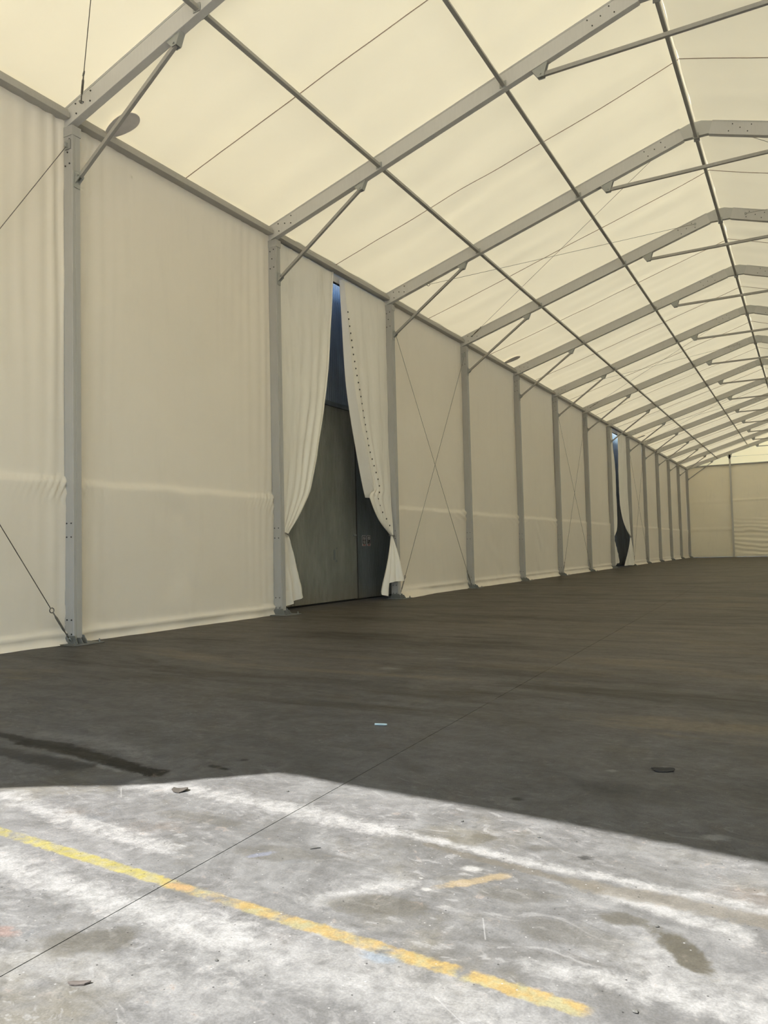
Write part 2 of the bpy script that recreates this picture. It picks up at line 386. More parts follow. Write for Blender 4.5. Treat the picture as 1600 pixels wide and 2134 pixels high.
# ------------------------------------------------------------------ fabric walls
wl = empty('wall_left', (XW, 0, 0)); tag(wl, 'long white fabric side wall of the tent', None, None, 'structure')
def wall_panel(ya, yb, seed, skirt=.12, lift=.0, nu=56):
    zs = [0, .02, .05, .09, .12, .15, .18, .21, .24, .28, .34, .45, .6] + [.6 + .1 * k for k in range(1, 16)] + \
         [2.15, 2.2, 2.24, 2.28, 2.31, 2.34, 2.37, 2.40, 2.43, 2.46, 2.5, 2.55, 2.6] + [2.6 + (7.97 - 2.6) * k / 26 for k in range(1, 27)]
    zb = .17 + lift
    def fn(u, v):
        y = ya + (yb - ya) * u; z = zs[min(len(zs) - 1, round(v * (len(zs) - 1)))]
        e = min(y - ya, yb - y); near_ = math.exp(-e / .16); near2 = math.exp(-e / .5)
        x = XW + .012 * fb(y * .5 + seed, z * .35, seed) + .006 * fb(y * 1.6, z * .5 + seed * 3, 2.0)
        hi = min(1, max(0, (z - 3) / 3))
        x += (.012 + (.034 if seed < 2.5 else .020) * hi) * near2 * math.sin(y * 27 + seed + 3 * fb(y, z * .15, seed)) * (.6 + .5 * fb(y * 2, z * .2, seed))   # vertical pleats by the posts
        wob = .025 * fb(y * 1.1, seed * 7.7, 3.3)
        zc = 2.385 + wob + .05 * near_
        d = z - zc
        t_ = max(0, min(1, (.075 - d) / .15)); t_ = t_ * t_ * (3 - 2 * t_)
        x += .046 * t_ * math.exp(min(0, d) / .9)                                            # lower cloth laid over the middle rail
        x += .026 * near2 * math.exp(-((d + .14) / .20) ** 2) * math.sin((z * 1.0 + (y - ya if y - ya < yb - y else yb - y) * 2.0) * 30)
        cr_ = (y - ya) * .9 + z - 3.6 + .25 * fb(y, z, seed)                                  # slanting creases
        x += .010 * math.exp(-((y - ya - 2.4) / .5) ** 2) * math.sin(z * 7 + y * 3 + 3 * fb(y * 1.5, z, seed)) * max(0, min(1, (4 - z) / 2))
        x += .045 * math.exp(-((z - zb) / .045) ** 2)                                                     # bottom rail in its pocket
        if z < zb:
            k = (zb - z) / zb; s = skirt(y) if callable(skirt) else skirt
            x += s * k ** 1.6 + .018 * math.sin(y * 3.1 + seed) * k + .01 * math.sin(y * 9 + seed * 2) * k
        if z < .6: x += .012 * near2 * math.sin(z * 40 + y * 6)
        return (x, y, z + (.004 if z < .01 else 0))
    mb = MB().grid(fn, nu, len(zs) - 1)
    return build(mb, 'wall_panel', M['wall'], wl, True)
def sk34(y): return max(.06, .36 - .11 * (y - 18.0)) if y < 20.5 else .085
for i in range(-1, 14):
    if i in (2, 8): continue
    ya, yb = YF(i) + (.06 if i > -1 else 0), YF(i + 1) + .09
    wall_panel(ya, yb, i * 1.37 + 2, {1: .05, 0: .10, 3: sk34}.get(i, .13), -.02 if i < 3 else .04, 130 if i < 2 else 56 if i < 6 else 30)

wr = empty('wall_right', (2 * XR - XW, 0, 0)); tag(wr, 'white fabric side wall on the right of the tent', None, None, 'structure')
for i in range(-1, 14):
    build(MB().grid(lambda u, v: (2 * XR - XW + .02 * fb(u * 3 + i, v * 3), YF(i) + BAY * u, 7.97 * v), 8, 8), 'wall_panel', M['wall_r'], wr, True)

# far gable
GY = YF(14) + .15
GX = [X0, -5.92, 2.29, X9]
wb = empty('wall_back', (XR, GY, 0)); tag(wb, 'far end wall of the tent with pale fabric fields', None, None, 'structure')
def gable_panel(xa, xb, seed, folds):
    def fn(u, v):
        x = xa + (xb - xa) * u; z = .02 + 7.97 * v
        y = GY + .02 * fb(x * .6, z * .6, seed)
        for zz in (2.4, 4.86): y -= .045 * math.exp(-((z - zz) / .06) ** 2)
        y -= .05 * math.exp(-((z - .2) / .06) ** 2)
        if folds:
            k = max(0, min(1, (3.5 - z) / 1.2)) * min(1, z / .3)
            sag = .45 * 4 * u * (1 - u)
            y -= .055 * k * math.sin((z + sag * (.6 + .2 * math.sin(z * 2))) * 17 + 2 * fb(x * .5, z * .7, seed)) * (.6 + .4 * fb(x * .8, z * 2, 4))
        return (x, y, z)
    return build(MB().grid(fn, 40 if folds else 16, 110 if folds else 60), 'wall_panel', M['wall_b'], wb, True)
gable_panel(XW, GX[1], 1, False); gable_panel(GX[1], GX[2], 2, True); gable_panel(GX[2], 2 * XR - XW, 3, False)
tri = MB()
for xa, xb in ((XW, GX[1]), (GX[1], XR), (XR, GX[2]), (GX[2], 2 * XR - XW)):
    tri.grid(lambda u, v: (xa + (xb - xa) * u, GY + .01 * fb(u * 3, v * 3, xa), 7.98 + (roofz(xa + (xb - xa) * u) - 7.985) * v), 10, 6)
build(tri, 'gable_triangle', M['gable'], wb, True)
bm_ = MB().beam((XW, GY - .08, 7.94), (2 * XR - XW, GY - .08, 7.94), .10, .12)
build(bm_, 'gable_beam', M['steel'], wb)

# unseen front gable behind the camera; its opening shaped to cast the sun patch
wf = empty('wall_front', (XR, YFRONT, 0)); tag(wf, 'open front end of the tent with added sheets shaping the sun patch', None, None, 'structure')
FX = [X0, -7.5, 2.29, X9]
build(MB().grid(lambda u, v: (XW + (FX[1] - XW) * u, YFRONT, 7.9 * v), 8, 8).grid(lambda u, v: (FX[2] + (2 * XR - XW - FX[2]) * u, YFRONT, 7.9 * v), 8, 8), 'wall_panel', M['wall'], wf, True)
tri = MB()
for xa, xb in ((XW, XR), (XR, 2 * XR - XW)):
    tri.grid(lambda u, v: (xa + (xb - xa) * u, YFRONT, 7.9 + (roofz(xa + (xb - xa) * u) - 7.9) * v), 10, 4)
build(tri, 'gable_triangle', M['wall'], wf, True)
FC = []
for px_, py_ in [(-2.684, 3.673), (-2.89, 3.498), (-3.047, 3.357), (-3.187, 3.205), (-3.382, 3.079), (-3.697, 2.927), (-3.966, 2.767)]:
    z_ = (py_ - YFRONT) / SUN_Y; FC.append((px_ - SUN_X * z_, z_))
FC += [(-7.0, 6.25), (-7.4, 5.6)]
mb = MB()
k = len(FC); mb.v = [(x, YFRONT - .03, z) for x, z in FC] + [(-7.5, YFRONT - .03, 7.92 - 2.3 * i / (k - 1)) for i in range(k)]
mb.f = [(i, i + 1, k + i + 1, k + i) for i in range(k - 1)]
build(mb, 'sun_patch_left_blocker', M['rubber'], wf)  # added unseen blocker, outlined to cast the left edge of the sun patch
VC = []
for px_, py_ in [(-2.684, 3.673), (-2.327, 3.622), (-2.019, 3.603), (-1.221, 3.549), (-.571, 3.472), (-.208, 3.422), (3.6, 2.98)]:
    z_ = (py_ - YFRONT) / SUN_Y; VC.append((px_ - SUN_X * z_, z_))
k = len(VC); mb = MB(); mb.v = [(x, YFRONT - .03, z) for x, z in VC] + [(x, YFRONT - .03, 7.95) for x, z in VC]
mb.f = [(i, i + 1, k + i + 1, k + i) for i in range(k - 1)]
build(mb, 'sun_patch_top_blocker', M['rubber'], wf)  # added unseen blocker, traced back from the right edge of the sun patch
build(MB().box(FX[1], FX[2], YFRONT - .05, YFRONT + .05, 7.9, 8.0), 'gable_beam', M['alu'], wf)
for x in FX[1:3]: build(MB().box(x - .08, x + .08, YFRONT, YFRONT + .15, 0, 7.95), 'gable_post', M['alu'], wf)

# ------------------------------------------------------------------ roof
ce = empty('ceiling', (XR, 0, HE)); tag(ce, 'translucent cream roof fabric of the tent', None, None, 'structure')
def roof_panel(i, side):
    ya, yb = YF(i) + (.075 if i > -1 else -.10), YF(i + 1) + .075
    sd = i * 2.13 + side * 5
    def pt(u, v):
        s = v * (XR - XW + .02); x = XW - .02 + s
        y = ya + (yb - ya) * u
        e = math.sin(math.pi * u) ** .7
        ph = 1.3 * fb(v * 1.7, sd, 1.1) + .8 * v
        dz = e * (.046 * math.sin(2 * math.pi * (u * 3.4) + ph + sd) * (.55 + .6 * fb(v * 2.3 + sd, u, 2.0))
                  + .020 * math.sin(2 * math.pi * u * 6.3 + 2.1 * ph) * (.5 + fb(v * 3 + sd, u * 2, 5.0))
                  + .012 * fb(u * 2.2, v * 5 + sd, 3.0)) - .035 * e
        z = roofz(min(x, XR)) + dz * math.sin(math.pi * min(1, max(0, .02 + v * .97))) ** .35
        if side: x = 2 * XR - x
        return (x, y, z)
    o = build(MB().grid(pt, 44, 26), 'roof_panel', M['roof'], ce, True)
    mb = MB().tube([Vector(pt(.5, v / 26)) - Vector((0, 0, .006)) for v in range(27)], .009, 5)
    build(mb, 'seam', M['seam'], o)
for i in range(-1, 14):
    for side in (0, 1): roof_panel(i, side)

# ------------------------------------------------------------------ metal building next to the tent, seen through the openings
XB = -10.27
def clad_mat(name, col, rough):
    g = G(name); n1 = g.noise(g.vm('MULTIPLY', g.pos, (1, 1, .25)), 2.2, 5, .6)
    c = g.mix(g.ss(n1, .35, .7), tuple(x * .8 for x in col), tuple(x * 1.15 for x in col))
    sp = g.n('ShaderNodeSeparateXYZ', {0: g.pos}).outputs
    c = g.mix(g.m('MULTIPLY', g.ss(g.m('ADD', sp[2], g.m('MULTIPLY', n1, .5)), .85, .1), .5), c, (.20, .165, .12))
    return g.surf(g.pbr(c, rough, .25, .5))
M['clad'] = clad_mat('grey_cladding', (.20, .24, .30), .24)
M['leaf'] = clad_mat('green_grey_door', (.20, .205, .185), .45)
M['leaf2'] = clad_mat('shaded_door', (.13, .15, .165), .45)  # darker than the other leaf: curtain shade put into the colour
def ribbed(ya, yb, z0, z1, x, pitch=.055, depth=.008, back=.04):
    n = max(1, round((yb - ya) / pitch)); pt = (yb - ya) / n; pr = []
    for k_ in range(n):
        y = ya + k_ * pt; pr += [(y, x), (y + pt * .62, x), (y + pt * .72, x - depth), (y + pt * .90, x - depth)]
    pr += [(yb, x), (yb, x - back), (ya, x - back)]
    mb = MB(); m = len(pr)
    mb.add([(b, a, z0) for a, b in pr] + [(b, a, z1) for a, b in pr],
           [(q, (q + 1) % m, m + (q + 1) % m, m + q) for q in range(m)])
    k0 = 0
    return mb
ws = empty('wall_outside', (XB, 0, 0)); tag(ws, 'dark ribbed metal wall of the neighbouring building', None, None, 'structure')
build(MB().box(XB - .6, XB - .1, -2, 12, 0, 10.2).box(XB - .6, XB - .1, 24, 42, 0, 10.2).box(XB - .6, XB - .1, 60, 80, 0, 10.2)
      .box(XB - .6, XB - .1, 12, 24, 0, 10.2).box(XB - .6, XB - .1, 42, 60, 0, 10.2), 'building_core', M['clad'], ws)
for a in range(12, 24):
    build(ribbed(a, a + .996, 4.95, 10.2, XB, .09), 'cladding_sheet', M['clad'], ws)
for a in range(42, 60):
    build(ribbed(a, a + .996, .02, 10.2, XB, .125), 'cladding_sheet', M['clad'], ws)
build(MB().box(XB - .08, XB + .05, 12, 24, 4.84, 4.95), 'door_rail', M['leaf2'], ws)
d1 = tag(empty('door_1', (XB, 15, 0)), 'grey green ribbed metal sliding door behind the parted curtains', None, None, 'structure')
build(ribbed(12.6, 15.55, .045, 4.84, XB + .0, .066), 'door_panel', M['leaf'], d1)
build(ribbed(15.562, 17.17, .045, 4.84, XB + .0, .066), 'door_panel', M['leaf'], d1)
build(MB().box(XB - .02, XB + .012, 17.13, 17.175, .04, 4.84), 'edge_trim', M['leaf'], d1)
build(MB().beam((XB + .04, 17.0, 1.66), (XB + .04, 17.11, 1.66), .03, .03).box(XB, XB + .04, 17.0, 17.02, 1.645, 1.675), 'handle', M['bracket'], d1)
build(MB().box(XB, XB + .01, 16.08, 16.15, 1.05, 1.30).disc((XB, 16.22, 1.33), (1, 0, 0), .02, .012).disc((XB, 16.2, 1.02), (1, 0, 0), .03, .012), 'lock_plate', M['leaf2'], d1)
build(MB().box(XB - .098, XB - .06, 17.17, 17.36, .03, 4.84), 'gap_shade_strip', M['rubber'], d1)  # black strip stands in for the shade in the door gap
d2 = tag(empty('door_2', (XB - .07, 18.5, 0)), 'ribbed sliding door coloured dark for curtain shade beside the grey green one', None, None, 'structure')
build(ribbed(17.33, 20.3, .03, 4.84, XB - .055, .066), 'door_panel', M['leaf2'], d2)
build(MB().box(XB - .6, XB - .08, 12.4, 20.4, -.01, .05), 'threshold', M['rubber'], d2)
M['sign'] = plain('sign_white', (.52, .50, .50), .5, var=.03)
M['sign_red'] = plain('sign_red', (.30, .13, .13), .5)
M['sign_dark'] = plain('sign_black', (.03, .03, .035), .6)
for q, (yc, lab) in enumerate(((17.655, 'small upright warning sign on dark door, nearer the door gap'), (17.905, 'small upright warning sign on dark door, nearer the tied curtain'))):
    s = tag(empty('warning_sign', (XB - .05, yc, 1.52)), lab, 'sign', 'pair of warning signs on the dark door')
    xs = XB - .05
    def rrect(y0, y1, z0, z1, r, x, h):
        pr = []
        for cy_, cz_, t0 in ((y1 - r, z1 - r, 0), (y0 + r, z1 - r, 90), (y0 + r, z0 + r, 180), (y1 - r, z0 + r, 270)):
            for k_ in range(5):
                t = math.radians(t0 + k_ * 22.5); pr.append((cy_ + r * math.cos(t), cz_ + r * math.sin(t)))
        return MB().prism(pr, (x, 0, 0), (h, 0, 0), (0, 1, 0), (0, 0, 1))
    build(rrect(yc - .095, yc + .095, 1.38, 1.66, .03, xs - .004, .006), 'sign_plate', M['sign'], s)
    build(rrect(yc - .078, yc + .078, 1.43, 1.645, .02, xs + .002, .002), 'sign_panel', M['sign_dark'], s)
    mb = MB().ring((xs + .004, yc, 1.585), (1, 0, 0), .042, .008, 16)
    if q == 0: mb.tube([(xs + .004, yc - .03, 1.615), (xs + .004, yc + .03, 1.555)], .007, 6).ring((xs + .004, yc, 1.485), (1, 0, 0), .036, .007, 14).tube([(xs + .004, yc - .03, 1.51), (xs + .004, yc + .03, 1.46)], .007, 6)
    else: mb.disc((xs + .002, yc, 1.60), (1, 0, 0), .016, .006, 8).tube([(xs + .004, yc, 1.59), (xs + .004, yc, 1.545)], .009, 6).tube([(xs + .004, yc - .04, 1.52), (xs + .004, yc + .02, 1.48), (xs + .004, yc - .03, 1.45), (xs + .004, yc + .04, 1.45)], .007, 6)
    build(mb, 'pictogram', M['sign'], s, True)
    build(rrect(yc - .07, yc + .07, 1.388, 1.424, .012, xs + .002, .003), 'red_strip', M['sign_red'], s)

# ------------------------------------------------------------------ wall posts
def post_body(mb, y0, ztop, zb=.075):
    D, W_ = .20, .15; l = .016; r = .005
    pr = [(0, 0 + .006), (.006, 0), (l, 0), (l, r), (D - l, r), (D - l, 0), (D - .006, 0), (D, .006),
          (D, .045), (D - r, .048), (D - r, .056), (D, .059), (D, W_ - .006), (D - .006, W_), (D - l, W_), (D - l, W_ - r), (l, W_ - r), (l, W_), (.006, W_), (0, W_ - .006)]
    return mb.prism(pr, (X0 - D, y0, zb), (0, 0, ztop - zb), (1, 0, 0), (0, 1, 0))
CABLE_BAYS = (0, 3, 6, 9)
posts = {}
note = {1: 'guy cable hooked to its foot', 2: 'left of the parted curtains', 3: 'right of the parted curtains',
        4: 'crossed cables on its near side', 8: 'left of the far narrow curtain gap', 9: 'right of the far narrow curtain gap', 14: 'in the far corner of the tent'}
def make_post():
    y0 = 0.0
    root = empty('wall_post', (X0 - .1, y0 + .075, 0))
    build(post_body(MB(), y0, HE - .055), 'profile', M['alu_post'], root)
    mb = MB()
    for z in (1.75, 1.55, .352, .148):
        for x in (-9.497, -9.402): mb.disc((x, y0 + .006, z), (0, -1, 0), .011, .012, 6)
    for x, z in ((-9.50, 7.44), (-9.41, 7.47), (-9.455, 7.28), (-9.50, 7.08), (-9.41, 7.10)): mb.disc((x, y0 + .006, z), (0, -1, 0), .012, .012, 6)
    tag(build(mb, 'bolts', M['bolt'], root), kind='stuff')
    b = build(MB().box(X0 - .28, X0 + .22, y0 - .16, y0 + .36, .004, .018), 'base_plate', M['base'], root)
    for yy in (y0 - .012, y0 + .150):
        build(MB().prism([(X0 - .25, .018), (X0 + .09, .018), (X0 + .03, .13), (X0 - .18, .13)], (0, yy, 0), (0, .012, 0), (1, 0, 0), (0, 0, 1)), 'cheek', M['base'], root)
    for yy in (y0 + .03, y0 + .11):
        build(MB().prism([(X0 + .02, .018), (X0 + .16, .018), (X0 + .10, .10), (X0 + .03, .10)], (0, yy, 0), (0, .012, 0), (1, 0, 0), (0, 0, 1)), 'lug', M['base'], root)
    build(MB().box(X0 - .17, X0 - .02, y0 + .0, y0 + .15, .018, .08), 'shoe', M['rubber'], root)
    mb = MB()
    for x in (X0 - .22, X0 + .17):
        for yy in (y0 - .11, y0 + .31):
            mb.disc((x, yy, .018), (0, 0, 1), .018, .02, 6).disc((x, yy, .03), (0, 0, 1), .009, .035, 6)
    tag(build(mb, 'anchor_bolts', M['base'], root), kind='stuff')
    build(MB().box(X0 - .205, X0 + .012, y0 - .006, y0 + .156, HE - .20, HE - .055), 'head_joint', M['alu_post'], root)
    return root
def copy_tree(o, parent=None):
    c = o.copy(); COL.objects.link(c); c.parent = parent
    for ch in o.children: copy_tree(ch, c)
    return c
proto = make_post(); py0 = proto.location.y
for i in range(1, 15):
    o = proto if i == 1 else copy_tree(proto)
    o.location.y = py0 + YF(i)
    lab = ORD[i] + ' grey aluminium wall post from the left' + (', ' + note[i] if i in note else '')
    tag(o, lab, 'post', 'posts along the left wall'); posts[i] = o

# ------------------------------------------------------------------ eave beams
def make_eave():
    o = build(MB().prism([(-9.572, 7.79), (-9.404, 7.79), (-9.400, 7.794), (-9.400, 7.868), (-9.406, 7.874), (-9.43, 7.874), (-9.44, 7.93), (-9.572, 7.93)],
                         (0, .15, 0), (0, BAY - .15, 0), (1, 0, 0), (0, 0, 1)), 'eave_beam', M['alu_eave'], None, False, (-9.49, 0, 7.79))
    return o
e0 = make_eave()
for i in range(0, 14):
    o = e0 if i == 0 else copy_tree(e0)
    o.location.y = YF(i)
    lab = ('eave beam running from the left picture edge to the first wall post' if i == 0 else
           'eave beam between the %s and %s wall posts from the left' % (ORD[i], ORD[i + 1]))
    tag(o, lab, 'beam', 'eave beams on top of the left wall')

# ------------------------------------------------------------------ roof trusses
def make_truss(y0=0.0):
    root = empty('roof_truss', (XR, y0 + .075, HE))
    e = Vector((math.cos(TH), 0, math.sin(TH))); nrm = Vector((-math.sin(TH), 0, math.cos(TH)))
    W_, r, D = .13, .006, RD
    pr = [(0, .004), (.004, 0), (.024, 0), (.024, r), (D - .030, r), (D - .030, 0), (D - .016, 0), (D - .016, .012), (D - .010, .012), (D - .010, 0), (D, 0),
          (D, W_), (D - .030, W_), (D - .030, W_ - r), (.024, W_ - r), (.024, W_), (.004, W_), (0, W_ - .004)]
    xa, xb = X0 - .2 + .008, XR - .25
    for sgn in (1, -1):
        mx = lambda x: x if sgn > 0 else 2 * XR - x
        ee = Vector((e.x * sgn, 0, e.z)); nn = Vector((nrm.x * sgn, 0, nrm.z))
        p0 = Vector((mx(xa), y0 + .01, rz(xa)))
        build(MB().prism(pr, p0, ee * ((xb - xa) / math.cos(TH)), nn, (0, 1, 0)), 'rafter', M['alu'], root)
        mb = MB()
        ends = [(X0 + .10, .07), (X0 + .13, .22), (X0 + .27, .15), (X0 + .40, .08), (X0 + .45, .22)] if sgn > 0 else []
        for x, d in ends + [(XR - .62, .07), (XR - .66, .22), (XR - .82, .15), (XR - .98, .08), (XR - 1.02, .22)]:
            p = Vector((mx(x), y0 + .016, rz(x))) + nn * d
            mb.disc(p, (0, -1, 0), .012, .012, 6)
        tag(build(mb, 'bolts', M['bolt'], root), kind='stuff')
    zt = lambda x: roofz(x) - .012
    zb = rz(XR - .33) + .045
    pr2 = [(XR - .42, zb), (XR + .42, zb), (XR + .42, zt(XR + .42)), (XR + .12, zt(XR + .12)), (XR - .12, zt(XR - .12)), (XR - .42, zt(XR - .42))]
    build(MB().prism(pr2, (0, y0 + .022, 0), (0, .106, 0), (1, 0, 0), (0, 0, 1)), 'ridge_joint', M['alu_joint'], root)
    return root
t0 = make_truss(); ty0 = t0.location.y
for i in range(1, 15):
    o = t0 if i == 1 else copy_tree(t0)
    o.location.y = ty0 + YF(i)
    tag(o, 'aluminium roof rafter pair rising from the %s wall post from the left' % ORD[i], 'rafter', 'roof rafters')

# ------------------------------------------------------------------ purlins
FR = (.3275, .6606)
def make_purlin(x, side=1):
    n = Vector((-math.sin(TH), 0, math.cos(TH)))
    c = Vector((x, 0, rz(x))) + n * .065
    if abs(x - XR) < .01: c = Vector((XR, 0, rz(XR - .33) + .045)); n = Vector((0, 0, 1))
    if side < 0: c.x = 2 * XR - c.x; n.x = -n.x
    mb = MB().beam((c.x, .145, c.z), (c.x, BAY + .005, c.z), .065, .085, n)
    root = empty('purlin', (c.x, 0, c.z))
    build(mb, 'tube', M['steel'], root)
    for yy in (.15, BAY - .006):
        mb = MB(); mb.box(c.x - .06, c.x + .06, yy, yy + .012, c.z - .055, c.z + .06).disc((c.x - .045, yy + (.012 if yy < 1 else 0), c.z + .03), (0, 1 if yy < 1 else -1, 0), .012, .014, 6)
        tag(build(mb, 'end_bracket', M['bracket'], root), kind='stuff')
    return root
for nm, x in (('lower', X0 + FR[0] * (XR - X0)), ('upper', X0 + FR[1] * (XR - X0)), ('ridge', XR)):
    src = make_purlin(x)
    for i in range(0, 14):
        if i == 0 and nm != 'lower': continue
        o = src if i == (0 if nm == 'lower' else 1) else copy_tree(src)
        o.location.y = YF(i)
        where = ('before the first roof rafter' if i == 0 else 'between the %s and %s roof rafters' % (ORD[i], ORD[i + 1]))
        tag(o, '%s grey purlin tube %s' % (nm, where) + ('' if nm == 'ridge' else ' on the left slope'), 'purlin', nm + ' purlins')

# ------------------------------------------------------------------ knee braces
def make_brace():
    root = empty('knee_brace', (X0, .075, 6.86))
    yc = .082
    a = Vector((X0 + .075, yc, 6.90)); xb = -7.36; b = Vector((xb, yc, rz(xb) - .10))
    build(MB().beam(a, b, .058, .058, (0, 1, 0)), 'tube', M['steel'], root)
    mb = MB().box(X0, X0 + .012, yc - .055, yc + .055, 6.74, 7.0)
    for yy in (yc - .042, yc + .030): mb.prism([(X0 + .01, 6.80), (X0 + .105, 6.87), (X0 + .105, 6.93), (X0 + .01, 6.97)], (0, yy, 0), (0, .012, 0), (1, 0, 0), (0, 0, 1))
    mb.disc((X0 + .078, yc - .06, 6.90), (0, 1, 0), .014, .12, 8)
    tag(build(mb, 'lower_bracket', M['bracket'], root), kind='stuff')
    e = Vector((math.cos(TH), 0, math.sin(TH)))
    mb = MB()
    for yy in (yc - .052, yc + .040): mb.prism([(xb - .13, rz(xb - .13) - .001), (xb + .13, rz(xb + .13) - .001), (xb + .05, b.z - .03), (xb - .03, b.z - .04)], (0, yy, 0), (0, .012, 0), (1, 0, 0), (0, 0, 1))
    mb.prism([(xb + .13, rz(xb + .13)), (xb + .055, b.z - .03), (xb + .045, b.z - .024), (xb + .115, rz(xb + .115))], (0, yc - .052, 0), (0, .104, 0), (1, 0, 0), (0, 0, 1))
    mb.disc((b.x + .01, yc - .07, b.z), (0, 1, 0), .015, .14, 8)
    tag(build(mb, 'upper_bracket', M['bracket'], root), kind='stuff')
    return root
b0 = make_brace(); by0 = b0.location.y
for i in range(1, 15):
    o = b0 if i == 1 else copy_tree(b0)
    o.location.y = by0 + YF(i)
    tag(o, 'diagonal steel brace from the %s wall post from the left up to its rafter' % ORD[i], 'brace', 'knee braces at the left eave')

# ------------------------------------------------------------------ collar ties
def make_tie():
    zt = 9.345; xa = -3.72; xb = 2 * XR - xa; yc = .075
    root = empty('collar_tie', (XR, yc, zt))
    build(MB().beam((xa, yc, zt), (xb, yc, zt), .06, .07), 'tube', M['steel'], root)
    for sgn in (1, -1):
        mx = lambda x: x if sgn > 0 else 2 * XR - x
        mb = MB()
        for yy in (yc - .05, yc + .038):
            mb.prism([(mx(xa - .16), rz(xa - .16)), (mx(xa + .12), rz(xa + .12)), (mx(xa + .05), zt - .05), (mx(xa - .06), zt - .05)][::sgn], (0, yy, 0), (0, .012, 0), (1, 0, 0), (0, 0, 1))
        mb.disc((mx(xa), yc - .07, zt), (0, 1, 0), .014, .14, 8)
        tag(build(mb, 'bracket', M['bracket'], root), kind='stuff')
    return root
c0 = make_tie(); cy0 = c0.location.y
for i in range(2, 15):
    o = c0 if i == 2 else copy_tree(c0)
    o.location.y = cy0 + YF(i)
    tag(o, 'horizontal steel collar tie hung under the rafters of the %s wall post' % ORD[i], 'tie bar', 'collar ties below the ridge')

# ------------------------------------------------------------------ bracing cables
def cable(name, p, q, label, group, low=True, r=.006, hook=True):
    """p: upper fixing, q: lower fixing (the turnbuckle sits at q)"""
    p, q = Vector(p), Vector(q); d = (p - q).normalized()
    root = empty(name, q); tag(root, label, 'cable', group)
    t1 = q + d * .16; t2 = q + d * .46; e_ = q + d * .55
    build(MB().tube([e_ + d * .03, p - d * .04], r, 6), 'wire', M['wire'], root, True)
    nr = d.cross(Vector((1, 0, 0))).normalized() if abs(d.x) < .9 else Vector((0, 1, 0))
    nr = d.cross(nr)
    mb = MB().tube([q, t1, t1 + d * .04, t2 - d * .04, t2, e_ - d * .03], [.009, .009, .017, .017, .009, .009], 8)
    build(mb, 'turnbuckle', M['wire'], root, True)
    build(MB().ring(e_, nr, .035, .008), 'eye', M['wire'], root, True)
    if hook: tag(build(MB().ring(q + d * .02, d.cross(nr), .026, .008).ring(p - d * .02, nr, .026, .008), 'shackle', M['bracket'], root, True), kind='stuff')
    return root
for i in CABLE_BAYS:
    ya, yb = YF(i) + .15, YF(i + 1); xc = X0 - .09
    wh = 'left of the first wall post' if i == 0 else 'between the %s and %s wall posts' % (ORD[i], ORD[i + 1])
    gp = 'crossed bracing cables on the left wall'
    if i != 0:
        cable('wall_cable', (xc, ya, 7.30), (xc + .05, yb - .02, .09), 'thin wall cable falling away from the camera ' + wh, gp)
        cable('wall_cable', (xc, yb, 7.30), (xc + .05, ya + .02, .09), 'thin wall cable rising away from the camera ' + wh, gp)
    else:
        cable('wall_cable', (xc, ya, 7.30), (X0 - .04, yb - .03, .06), 'thin guy cable running down to the foot of the first wall post', gp)
        cable('wall_cable', (xc, yb, 7.40), (xc + .05, ya + .02, .09), 'thin guy cable running down left from the first wall post head', gp)
    def onr(x, y): return (x, y, rz(x) + .17)
    gp = 'crossed bracing cables under the roof'
    xe, xg = X0 + .19, XR - .62
    for side, sn in ((1, 'left'), (-1, 'right')):
        if i == 0 and side < 0: continue
        if i > 3 and side < 0: continue
        mx = lambda x: x if side > 0 else 2 * XR - x
        wh2 = ('in front of the first rafter' if i == 0 else 'between the %s and %s rafters' % (ORD[i], ORD[i + 1]))
        P = lambda x, y: (mx(x), y, rz(x) + .16)
        if i == 0:
            cable('roof_cable', P(xg, ya - .01), P(xe, yb + .004), 'roof cable rising from a turnbuckle at the eave end of the first rafter', gp)
        else:
            cable('roof_cable', P(xg, ya - .01), P(xe, yb + .004), 'roof cable rising toward the camera, %s slope, %s' % (sn, wh2), gp, r=.005)
            cable('roof_cable', P(xg, yb + .004), P(xe + .25, ya - .01), 'roof cable rising away from the camera, %s slope, %s' % (sn, wh2), gp, r=.005)
# anchor lugs on the braced posts
for i in (1, 3, 4, 6, 7, 9, 10):
    mb = MB(); y = YF(i)
    yy = y if i in (1, 4, 7, 10) else y + .15
    s = -1 if i in (1, 4, 7, 10) else 1
    mb.box(X0 - .15, X0 - .03, min(yy, yy + s * .012), max(yy, yy + s * .012), 7.32, 7.46).ring((X0 - .09, yy + s * .02, 7.38), (1, 0, 0), .03, .008)
    tag(build(mb, 'cable_lug', M['bracket'], posts[i]), kind='stuff')

